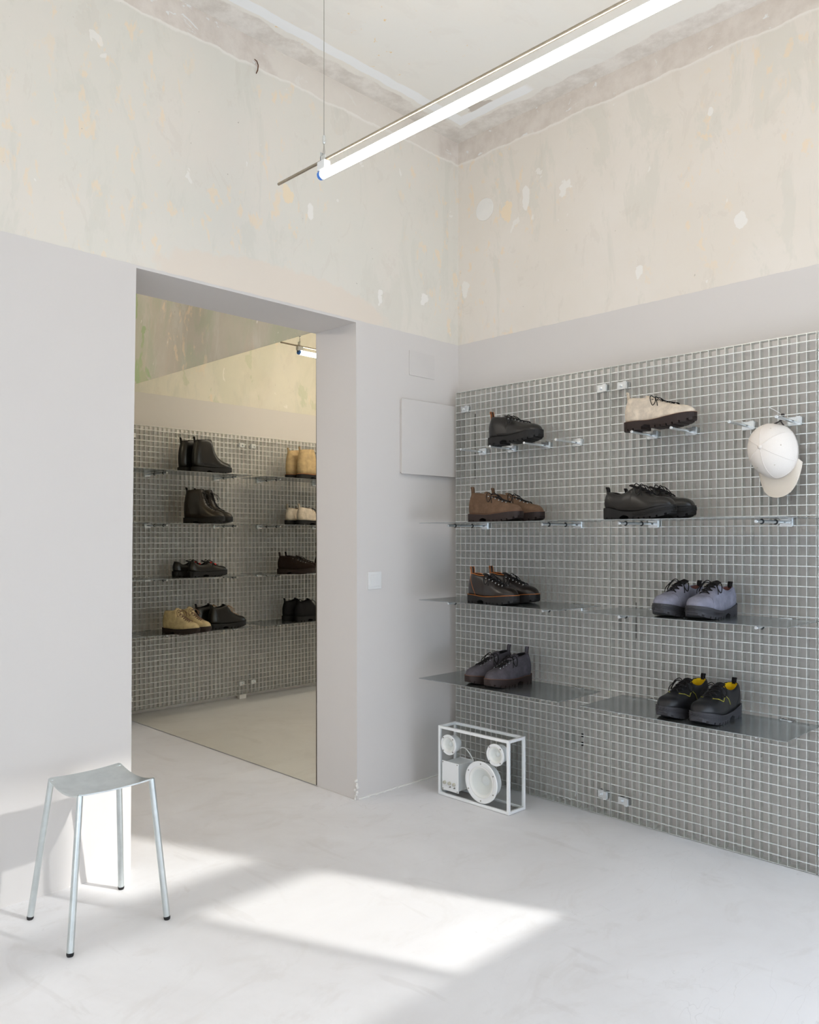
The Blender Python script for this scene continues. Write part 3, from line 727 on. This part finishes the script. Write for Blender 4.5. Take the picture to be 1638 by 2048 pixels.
SHAPES = {
 # all x are fractions of the length; heights in metres above the ground
 'chukka': dict(L=.305, xc=.40, W=[(0, .036), (.15, .037), (.4, .038), (.7, .049), (.85, .047), (1, .040)],
     base=[(0, .036), (.2, .035), (.42, .031), (.7, .036), (.88, .042), (1, .045)], ground=[(0, 0), (.45, 0), (.72, .001), (.9, .009), (1, .018)],
     top=[(0, .137), (.12, .135), (.25, .129), (.34, .128), (.40, .127), (.48, .118), (.60, .103), (.70, .092), (.80, .084), (.88, .079), (.94, .071), (.98, .060), (1, .047)],
     wo=.60, welt=.004, heel_h=.026, lean=.010, tab=.030, lace=(.42, .76, 6), lug=.009, n=2.4),
 'safety': dict(L=.305, xc=.46, W=[(0, .036), (.15, .038), (.4, .040), (.7, .052), (.85, .051), (1, .043)],
     base=[(0, .044), (.12, .044), (.3, .031), (.5, .027), (.7, .033), (.86, .044), (1, .052)], ground=[(0, .003), (.1, 0), (.5, 0), (.72, .001), (.9, .010), (1, .022)],
     top=[(0, .112), (.10, .109), (.22, .099), (.34, .106), (.44, .124), (.50, .126), (.58, .116), (.68, .098), (.78, .088), (.86, .086), (.93, .080), (.975, .068), (1, .052)],
     wo=.62, welt=.004, heel_h=.026, lean=.006, tab=.020, lace=(.50, .70, 4), lug=.008, n=2.8),
 'low': dict(L=.300, xc=.42, W=[(0, .036), (.15, .037), (.4, .039), (.7, .050), (.85, .048), (1, .041)],
     base=[(0, .038), (.2, .037), (.42, .035), (.7, .036), (.88, .041), (1, .045)], ground=[(0, 0), (.45, 0), (.72, .001), (.9, .009), (1, .016)],
     top=[(0, .108), (.08, .104), (.18, .088), (.28, .083), (.38, .092), (.44, .108), (.52, .103), (.64, .088), (.76, .078), (.88, .074), (.95, .066), (1, .048)],
     wo=.62, welt=.004, heel_h=.026, lean=.004, tab=0, lace=(.48, .72, 4), lug=.009, n=2.5),
 'boot': dict(L=.300, xc=.47, W=[(0, .038), (.15, .040), (.4, .041), (.7, .051), (.85, .049), (1, .041)],
     base=[(0, .038), (.2, .037), (.42, .034), (.7, .038), (.88, .043), (1, .047)], ground=[(0, 0), (.45, 0), (.72, .001), (.9, .009), (1, .016)],
     top=[(0, .228), (.2, .233), (.38, .237), (.46, .234), (.50, .200), (.56, .148), (.66, .110), (.76, .092), (.86, .083), (.93, .075), (.98, .062), (1, .048)],
     wo=.72, welt=.004, heel_h=.026, lean=.012, tab=.026, lace=(.49, .78, 8), lug=.009, n=2.4),
 'mid': dict(L=.300, xc=.45, W=[(0, .038), (.15, .040), (.4, .041), (.7, .051), (.85, .049), (1, .041)],
     base=[(0, .036), (.2, .035), (.42, .032), (.7, .037), (.88, .043), (1, .047)], ground=[(0, 0), (.45, 0), (.72, .001), (.9, .009), (1, .016)],
     top=[(0, .152), (.15, .150), (.3, .156), (.43, .166), (.49, .150), (.58, .120), (.68, .100), (.78, .088), (.87, .081), (.94, .073), (.98, .061), (1, .048)],
     wo=.68, welt=.004, heel_h=.026, lean=.010, tab=.026, lace=(.48, .78, 7), lug=.009, n=2.4),
}
MC = {}
def gm(key, fn):
    if key not in MC: MC[key] = fn()
    return MC[key]

def shoe_parts(shape, upper, sole, lace_m, lining, edge=None, welt_m=None, hook=None, tabm=None, tab_edge=None, over={}, bow=True, stitch=(), accents=None, toe_cap=None):
    """returns list of (name, mesh, parent index or None)"""
    S = dict(SHAPES[shape]); S.update(over); L = S['L']; xc = S['xc']; out = []
    nx = 46
    us = [.5 - .5 * math.cos(PI * i / nx) for i in range(nx + 1)]
    us = sorted(set(us + [xc - .012, xc]))
    def endcap(u):
        a = 1.0
        if u < .17: a *= (max(0, 1 - (1 - u / .17) ** 2.3)) ** (1 / 2.3)
        if u > .70: a *= (max(0, 1 - ((u - .70) / .30) ** 2.7)) ** (1 / 2.3)
        return a
    def Wd(u): return interp(S['W'], u) * endcap(u)
    def zb(u): return interp(S['base'], u)
    def zt(u): return max(zb(u) + .0005, interp(S['top'], u))
    def wo(u):
        if u >= xc: return 0.0
        return Wd(u) * S['wo'] * (max(0, 1 - (u / xc) ** 5)) ** .5
    def P(u, q, side, off=0.0):
        """q 0 at sole edge .. 1 at the top line"""
        th = q * PI / 2; n = S['n']; w0 = wo(u); w = Wd(u)
        c = math.cos(th) ** (2 / n); s = math.sin(th) ** (2 / n)
        y = w0 + (w - w0) * c; z = zb(u) + (zt(u) - zb(u)) * s
        v = (z - zb(u)) / max(.02, zt(0) - zb(0)); k = max(0, 1 - u / .5)
        x = u * L + k * (-.006 * math.sin(PI * min(1, v * 1.1)) + S['lean'] * min(1, v) ** 2)
        # crease softness across the vamp
        z += .0012 * math.sin(u * 60) * max(0, 1 - abs(u - .62) / .12) * q
        if off:
            y += off * c; z += off * (s + .2)
        return Vector((x, side * y, z))
    nq = 12
    m = MB()
    rows = []
    for u in us:
        row = [P(u, j / nq, 1) for j in range(nq + 1)] + [P(u, j / nq, -1) for j in range(nq, -1, -1)]
        rows.append(row)
    # two halves so that the opening stays open
    m.grid([r[:nq + 1] for r in rows]); m.grid([r[nq + 1:] for r in rows])
    me = m.mesh('upper', upper, True, True); out.append(('upper', me, None, 'solid'))
    # lining and insole
    m = MB(); lu = [u for u in us if u < xc]
    for side in (1, -1):
        rows = []
        for u in lu:
            t0 = P(u, .985, side); w = Wd(u) * .86
            b0 = Vector((max(.006, min(u * L + .003, L)), side * w, zb(u) + .012))
            inn = Vector((t0.x + (.0025 if u < .05 else 0), t0.y - side * .0025, t0.z + .0006))
            rows.append([t0, inn, inn.lerp(b0, .5), b0, Vector((b0.x, 0, zb(u) + .010))])
        m.grid(rows)
    u = lu[-1]; m.grid([[Vector((u * L, s_ * Wd(u) * .86, zb(u) + .01)) for s_ in (-1, 1)], [P(u, 1, -1), P(u, 1, 1)]])
    out.append(('lining', m.mesh('lining', lining, True, True), None, None))
    # collar trim
    m = MB()
    path = [P(u, 1, 1) for u in reversed(lu)] + [P(u, 1, -1) for u in lu[1:]]
    m.tube(path, .0022, 6); out.append(('collar_trim', m.mesh('collar_trim', edge or upper, True), None, None))
    # tongue
    m = MB(); rows = []
    for i in range(8):
        u = xc - .055 + i * .022; g = max(0, 1 - i / 3.0)
        zz = interp(S['top'], max(u, xc)) + .004 + .010 * g
        hw = .020 - .001 * i
        rows.append([Vector((u * L - .006 * g, s_ * hw, zz - .006 * abs(s_) ** 2)) for s_ in (-1, -.6, -.2, .2, .6, 1)])
    m.grid(rows); out.append(('tongue', m.mesh('tongue', tabm or upper, True), None, 'solid'))
    # sole
    def outline(grow, k=1.0, u0=0.0, u1=1.0, n=30):
        U = [u0 + (u1 - u0) * (.5 - .5 * math.cos(PI * i / n)) for i in range(n + 1)] if (u0 <= 0 and u1 >= 1) else [u0 + (u1 - u0) * i / n for i in range(n + 1)]
        def px(u): return u * L + grow * (2 * u - 1) * (1 if (u < .12 or u > .88) else .0) if True else 0
        pl = []
        for u in U:
            w = Wd(u); gx = 0
            if u < .12: gx = -grow * (1 - u / .12)
            if u > .88: gx = grow * (u - .88) / .12
            gy = grow if w > .004 else grow * .2
            pl.append((u, u * L + gx - .004 * max(0, 1 - u / .2), (w + gy) * k))
        return pl
    g = S['welt']; pl = outline(g)
    def slab(mb, pl, zlo, zhi, kb=1.0):
        rows = []
        for (u, x, y) in pl:
            a, b = zlo(u), zhi(u)
            rows.append([Vector((x, 0, a)), Vector((x, y * kb, a)), Vector((x, y, b)), Vector((x, 0, b)), Vector((x, -y, b)), Vector((x, -y * kb, a)), Vector((x, 0, a))])
        mb.grid(rows)
        mb.add(rows[0][:6], [(0, 1, 2, 3, 4, 5)]); mb.add(rows[-1][:6], [(0, 1, 2, 3, 4, 5)])
    def gr(u): return interp(S['ground'], u)
    def under(u):
        arch = .010 * math.exp(-((u - .36) / .055) ** 2)
        return gr(u) + S['lug'] + arch
    m = MB(); slab(m, pl, under, lambda u: zb(u) + .0015, .985)
    segs = [(.0, .085), (.10, .165), (.18, .29)] + [(.43 + .087 * k, .43 + .087 * k + .067) for k in range(6)] + [(.955, .985)]
    for (a, b) in segs:
        slab(m, outline(g, .985, a, b, 5), gr, lambda u: under(u) + .001, .96)
    out.append(('outsole', m.mesh('outsole', sole, False, True), None, 'flat'))
    if shape == 'safety':
        m = MB()
        for zz in (.35, .55, .75):
            for side in (1, -1):
                m.tube([Vector((x + (.001 if u > .9 else 0), side * (y + .0006), under(u) * (1 - zz) + zb(u) * zz)) for (u, x, y) in pl if u > .45], .0011, 5)
        out.append(('sole_ribs', m.mesh('sole_ribs', sole, True), None, None))
    # welt stitching line
    m = MB()
    pw = [Vector((x, y - .0012, zb(u) + .0022)) for (u, x, y) in pl] + [Vector((x, -y + .0012, zb(u) + .0022)) for (u, x, y) in reversed(pl)][1:-1]
    m.tube(pw, .0013 if welt_m else .0009, 5, closed=True); out.append(('welt', m.mesh('welt', welt_m or sole, True), None, None))
    # heel seam
    m = MB()
    for side in (1, -1):
        pts = [P(.02 + .22 * t_ ** 1.4, 1 - t_, side, .0004) for t_ in [k / 14 for k in range(15)]]
        m.tube(pts, .0008, 4)
    out.append(('heel_seam', m.mesh('heel_seam', edge or upper, True), None, None))
    # stitched lines
    if stitch:
        m = MB()
        for side in (1, -1):
            for line in stitch[1]:
                m.tube([P(u, q, side, .0006) for (u, q) in line], .0010, 4)
        out.append(('contrast_stitching', m.mesh('contrast_stitching', stitch[0], True), None, None))
    # toe cap seam
    if toe_cap:
        m = MB(); m.tube([P(toe_cap + .05 * (1 - q / 1.0), q, 1, .0006) for q in [k / 10 for k in range(11)]] + [P(toe_cap + .05 * (1 - q), q, -1, .0006) for q in [1 - k / 10 for k in range(1, 11)]], .0010, 4)
        out.append(('toe_cap_seam', m.mesh('toe_cap_seam', upper, True), None, None))
    # laces and hooks
    if lace_m is not None:
        u0, u1, k = S['lace']; ml = MB(); mh = MB()
        gap = .016
        pts = {}
        for i in range(k):
            u = u0 + (u1 - u0) * i / (k - 1)
            zz = interp(S['top'], u)
            for side in (1, -1):
                # find q with |y| = gap
                q = 1.0
                while q > .3 and abs(P(u, q, 1).y) < gap + .004 * (1 - i / k): q -= .02
                pts[(i, side)] = P(u, q, side, .0015)
        for i in range(k):
            a = pts[(i, 1)]; b = pts[(i, -1)]; c = (a + b) / 2 + Vector((0, 0, .0055))
            ml.tube(bez([a, a.lerp(c, .5) + Vector((0, 0, .0022)), c, b.lerp(c, .5) + Vector((0, 0, .0022)), b], 4), .0021, 6)
            if i + 1 < k:
                for s_ in (1, -1):
                    a2 = pts[(i, s_)]; b2 = pts[(i + 1, -s_)]; c2 = (a2 + b2) / 2 + Vector((0, 0, .006))
                    ml.tube(bez([a2, c2, b2], 5), .0020, 6)
            for s_ in (1, -1):
                p = pts[(i, s_)]; nrm = Vector((0, s_ * .8, .6)).normalized()
                ring = []
                U_ = nrm.orthogonal().normalized(); V_ = nrm.cross(U_)
                for j in range(10): ring.append(p + (U_ * math.cos(j * PI / 5) + V_ * math.sin(j * PI / 5)) * .0027 + nrm * .0004)
                mh.tube(ring, .0010, 5, closed=True)
        if bow:
            u = u0; c = (pts[(0, 1)] + pts[(0, -1)]) / 2 + Vector((.004, 0, .008))
            ml.lathe([(-.005, .003), (0, .0055), (.005, .003)], c, (0, 1, 0), 8)
            for s_ in (1, -1):
                q0 = pts[(1, s_)]
                ml.tube(bez([c, c + Vector((-.006, s_ * .020, .010)), c + Vector((.000, s_ * .040, -.006)), c + Vector((.012, s_ * .044, -.034)), c + Vector((.020, s_ * .036, -.022)), c + Vector((.012, s_ * .020, .002)), c], 6), .0018, 6)
                ml.tube(bez([c, c + Vector((.012, s_ * .022, .002)), c + Vector((.030, s_ * .040, -.022)), c + Vector((.034, s_ * .043, -.040))], 6), .0017, 6)
        out.append(('laces', ml.mesh('laces', lace_m, True), None, None))
        out.append(('eyelets', mh.mesh('eyelets', hook or sole, True), None, 'stuff'))
    if S['tab'] > 0:
        h = S['tab']; t0 = P(0, 1, 1); w = .0085
        path = bez([t0 + Vector((-.0015, 0, -.020)), t0 + Vector((-.003, 0, h * .35)), t0 + Vector((-.007, 0, h * .9)), t0 + Vector((-.001, 0, h)), t0 + Vector((.003, 0, h * .6)), t0 + Vector((.0045, 0, -.004))], 6)
        m = MB(); m.grid([[p + Vector((0, -w, 0)), p + Vector((0, w, 0))] for p in path]); out.append(('pull_tab', m.mesh('pull_tab', tabm or upper, True), None, 'solid'))
        if tab_edge:
            m = MB()
            for s_ in (1, -1): m.tube([p + Vector((0, s_ * w, 0)) for p in path], .0014, 5)
            out.append(('tab_piping', m.mesh('tab_piping', tab_edge, True), None, None))
    if accents:
        m = MB()
        for (u, q, r) in accents[1]:
            for side in (1, -1):
                p = P(u, q, side, .002); m.lathe([(-.002, r), (.002, r), (.004, r * .6)], p, (0, side * .8, .6), 12)
        out.append(('lace_loop', m.mesh('lace_loop', accents[0], True), None, None))
    return out

def place_shoe(parts, name, label, loc, rz, group=None, tilt=0.0, mirror=False, cat='shoe'):
    root = thing(name, label, cat, loc, rz, group)
    root.rotation_euler = (0, tilt, rz)
    if mirror: root.scale = (1, -1, 1)
    for (pn, me, par, mode) in parts:
        o = bpy.data.objects.new(pn, me); COL.objects.link(o); o.parent = root
        if mode == 'solid':
            s = o.modifiers.new('thick', 'SOLIDIFY'); s.thickness = .0018; s.offset = -1
        if mode == 'stuff': o['kind'] = 'stuff'
    return root

blk = solid('leather_black', srgb(24, 21, 19), 0.30, 0, 0.45, 0.12, 22, 0.12, 0.0008)
dkb = solid('leather_dark_brown', srgb(30, 22, 18), 0.28, 0, 0.5, 0.12, 22, 0.12, 0.0008)
blk2 = solid('rubberised_black', srgb(27, 27, 30), 0.42, 0, 0.4, 0.06, 12, 0.05, 0.0008)
cream = suede('nubuck_cream', srgb(226, 211, 192)); brown = suede('suede_brown', srgb(112, 88, 70)); grey = suede('suede_grey', srgb(92, 87, 92))
blue = suede('suede_blue_grey', srgb(138, 137, 151)); beige = suede('nubuck_beige', srgb(214, 194, 152)); tan = suede('roughout_tan', srgb(206, 178, 134))
char = suede('suede_charcoal', srgb(40, 39, 40)); cocoa = suede('leather_cocoa', srgb(40, 29, 25)); oliv = solid('leather_olive_brown', srgb(42, 33, 25), 0.4, 0, 0.5, 0.12, 22, 0.1, 0.0008)
so_br = solid('rubber_dark_brown', srgb(46, 34, 31), 0.62, 0, 0.35, 0.06, 40); so_bl = solid('rubber_black', srgb(28, 26, 26), 0.62, 0, 0.35, 0.06, 40); so_gr = solid('rubber_grey', srgb(58, 57, 61), 0.6, 0, 0.35, 0.06, 40)
lc_bk = solid('lace_black', srgb(28, 26, 26), 0.8, 0, 0.2, 0.1, 200); lc_bd = solid('lace_braided_beige', srgb(150, 120, 100), 0.8, 0, 0.2, 0.3, 260); lc_tan = solid('lace_tan', srgb(178, 138, 96), 0.8, 0, 0.2, 0.2, 200)
orange = solid('orange_edge', srgb(196, 116, 52), 0.6, 0, 0.3, 0.05, 40); wl_br = solid('welt_brown', srgb(120, 84, 64), 0.7, 0, 0.3, 0.1, 120); wl_or = solid('midsole_orange', srgb(214, 122, 68), 0.7, 0, 0.3, 0.05, 40)
yel = solid('lining_yellow', srgb(232, 190, 24), 0.85, 0, 0.2, 0.05, 40, 0.2, 0.001); ystitch = solid('stitch_yellow', srgb(196, 190, 70), 0.7, 0, 0.3, 0.02, 40); pink = solid('lining_pink_brown', srgb(120, 78, 70), 0.9, 0, 0.2, 0.05, 40)
li_dk = solid('lining_dark', srgb(34, 30, 30), 0.9, 0, 0.2, 0.1, 40); li_be = solid('lining_beige', srgb(196, 174, 140), 0.9, 0, 0.2, 0.05, 40); red = solid('red_loop', srgb(214, 36, 30), 0.5, 0, 0.4, 0.02, 40)
hk = M['zinc']
Z = 0.0014
def pair(parts, name, l1, l2, p1, p2, rz1, rz2, group):
    place_shoe(parts, name, l1, p1, rz1, group); place_shoe(parts, name, l2, p2, rz2, group, mirror=True)
D = math.radians
# single boots resting on pegs
pr = shoe_parts('chukka', blk, so_bl, lc_bk, li_dk, None, None, hk, None, orange)
place_shoe(pr, 'ankle_boot', 'single black leather ankle boot on two pegs, topmost at the left', (.388, YG - .115, 1.6925), D(-2), None, D(-1.2))
pr = shoe_parts('chukka', cream, so_br, lc_bk, li_be, None, wl_br, cream)
place_shoe(pr, 'ankle_boot', 'single cream ankle boot with a dark brown sole on two pegs', (1.128, YG - .115, 1.6925), D(-2), None, D(-1.2))
# brown suede pair
pr = shoe_parts('chukka', brown, so_br, lc_bk, li_dk, None, wl_br, hk)
G = 'brown suede boots on the upper shelf'
pair(pr, 'ankle_boot', 'brown suede boot on the upper shelf, the one nearer the camera', 'brown suede boot on the upper shelf, behind its partner and next to the grating', (.384, -.335, ROWS[0] + Z), (.400, -.205, ROWS[0] + Z), D(-3), D(-1), G)
# black walking shoes
pr = shoe_parts('safety', blk, so_bl, lc_bk, li_dk, None, None, None, li_dk, None, dict(tab=.022), accents=None)
G = 'black walking shoes on the upper shelf'
pair(pr, 'walking_shoe', 'black leather walking shoe on the upper shelf, the one nearer the camera', 'black leather walking shoe on the upper shelf, behind its partner and next to the grating', (1.118, -.335, ROWS[0] + Z), (1.125, -.205, ROWS[0] + Z), D(-4), D(0), G)
# dark brown leather with orange edges
pr = shoe_parts('chukka', dkb, so_bl, lc_bk, li_dk, orange, orange, hk, dkb, orange)
G = 'dark brown leather boots with orange edges'
pair(pr, 'ankle_boot', 'dark brown leather boot with orange edges, the one nearer the camera', 'dark brown leather boot with orange edges, behind its partner', (.378, -.330, ROWS[1] + Z), (.385, -.200, ROWS[1] + Z), D(-8), D(-5), G)
# blue-grey suede
st_no = ()
pr = shoe_parts('safety', blue, so_gr, lc_bk, pink, None, None, lc_bk, li_dk, None, {}, toe_cap=.74)
G = 'blue-grey suede work shoes'
pair(pr, 'work_shoe', 'blue-grey suede work shoe, the left one of its pair in the picture', 'blue-grey suede work shoe, the right one of its pair in the picture', (1.403, -.098, ROWS[1] + Z), (1.530, -.100, ROWS[1] + Z), D(-94), D(-92), G)
# grey suede boots
pr = shoe_parts('chukka', grey, so_br, lc_bk, li_dk, None, wl_br, hk, None, None, dict(L=.30))
G = 'grey suede boots on the bottom shelf'
pair(pr, 'ankle_boot', 'dark grey suede boot, the left one of its pair in the picture', 'dark grey suede boot, the right one of its pair in the picture', (.428, -.096, ROWS[2] + Z), (.540, -.100, ROWS[2] + Z), D(-93), D(-91), G)
# black with yellow lining
yst = (ystitch, [[(.72, .85), (.67, .6), (.63, .42), (.60, .34), (.56, .40), (.50, .42), (.44, .30), (.40, .15)]])
pr = shoe_parts('safety', blk2, so_gr, lc_bk, yel, None, None, so_gr, li_dk, None, dict(wo=.76, top=[(0, .124), (.10, .121), (.22, .108), (.34, .110), (.44, .124), (.50, .124), (.58, .114), (.68, .098), (.78, .088), (.86, .086), (.93, .080), (.975, .068), (1, .052)]), stitch=yst)
G = 'black work shoes with yellow lining'
pair(pr, 'work_shoe', 'black work shoe with yellow lining, the left one of its pair in the picture', 'black work shoe with yellow lining, the right one of its pair in the picture', (1.424, -.108, ROWS[2] + Z), (1.552, -.112, ROWS[2] + Z), D(-94), D(-92), G)

# far wall shoes (seen in the mirror); toes towards -y
FX = -2.27
def farpair(parts, name, desc, y0, z, yaw, gx=.115, dy=0.0, both=True, cat='shoe'):
    g = desc + ', far wall seen in the mirror'
    a = D(-90 + yaw); px, py = -math.sin(a), math.cos(a)      # sideways, away from the wall
    place_shoe(parts, name, desc + ' seen in the mirror, the one nearer the room', (FX + .01 + px * gx / 2, y0 + py * gx / 2, z + Z), a, g)
    if both: place_shoe(parts, name, desc + ' seen in the mirror, the one nearer the grating', (FX + .01 - px * gx / 2 + dy * math.cos(a) * -1, y0 - py * gx / 2 + dy * abs(math.sin(a)), z + Z), a, g, mirror=True)
pr = shoe_parts('boot', blk, so_bl, None, li_dk, None, None, None, li_dk, None)
farpair(pr, 'tall_boot', 'black leather tall boot without laces', -1.115, FR[0], 2, dy=.045)
pr = shoe_parts('boot', tan, so_bl, lc_bk, li_dk, None, wl_or, lc_bk, None, None)
farpair(pr, 'tall_boot', 'tan tall boot with an orange midsole', -2.035, FR[0], 2, dy=.03)
pr = shoe_parts('boot', oliv, so_bl, lc_bk, li_dk, None, None, hk, li_dk, None)
farpair(pr, 'tall_boot', 'dark brown laced tall boot', -1.12, FR[1], 60, dy=.0)
pr = shoe_parts('chukka', cream, so_bl, lc_bk, li_be, None, None, cream)
farpair(pr, 'ankle_boot', 'cream ankle boot with a black sole', -2.03, FR[1], 2, dy=.03)
pr = shoe_parts('low', blk, so_bl, lc_bk, li_dk, None, None, None, None, None, accents=(red, [(.54, .80, .008), (.66, .84, .009)]))
farpair(pr, 'low_shoe', 'black low shoe with red lace loops', -1.085, FR[2], -2, dy=.055)
pr = shoe_parts('chukka', cocoa, so_br, lc_bk, li_dk, None, None, hk)
farpair(pr, 'ankle_boot', 'dark cocoa brown ankle boot', -1.915, FR[2], 60, dy=.0)
place_shoe(pr, 'ankle_boot', 'dark cocoa brown ankle boot seen in the mirror, cut off by the door jamb', (FX + .03, -2.235, FR[2] + Z), D(-90))
pr = shoe_parts('mid', beige, so_br, lc_bd, li_be, None, None, so_bl, None, None, dict(tab=0))
farpair(pr, 'lace_up_boot', 'beige nubuck boot with speckled laces', -.975, FR[3], 72, dy=.0)
pr = shoe_parts('mid', blk, so_bl, lc_tan, li_dk, None, None, hk, None, None, dict(tab=.026))
farpair(pr, 'lace_up_boot', 'black leather boot with tan laces', -1.245, FR[3], -2, dy=.05)
pr = shoe_parts('mid', char, so_bl, lc_bk, li_dk, None, None, hk)
farpair(pr, 'lace_up_boot', 'charcoal suede boot', -2.01, FR[3], 0, dy=.035)
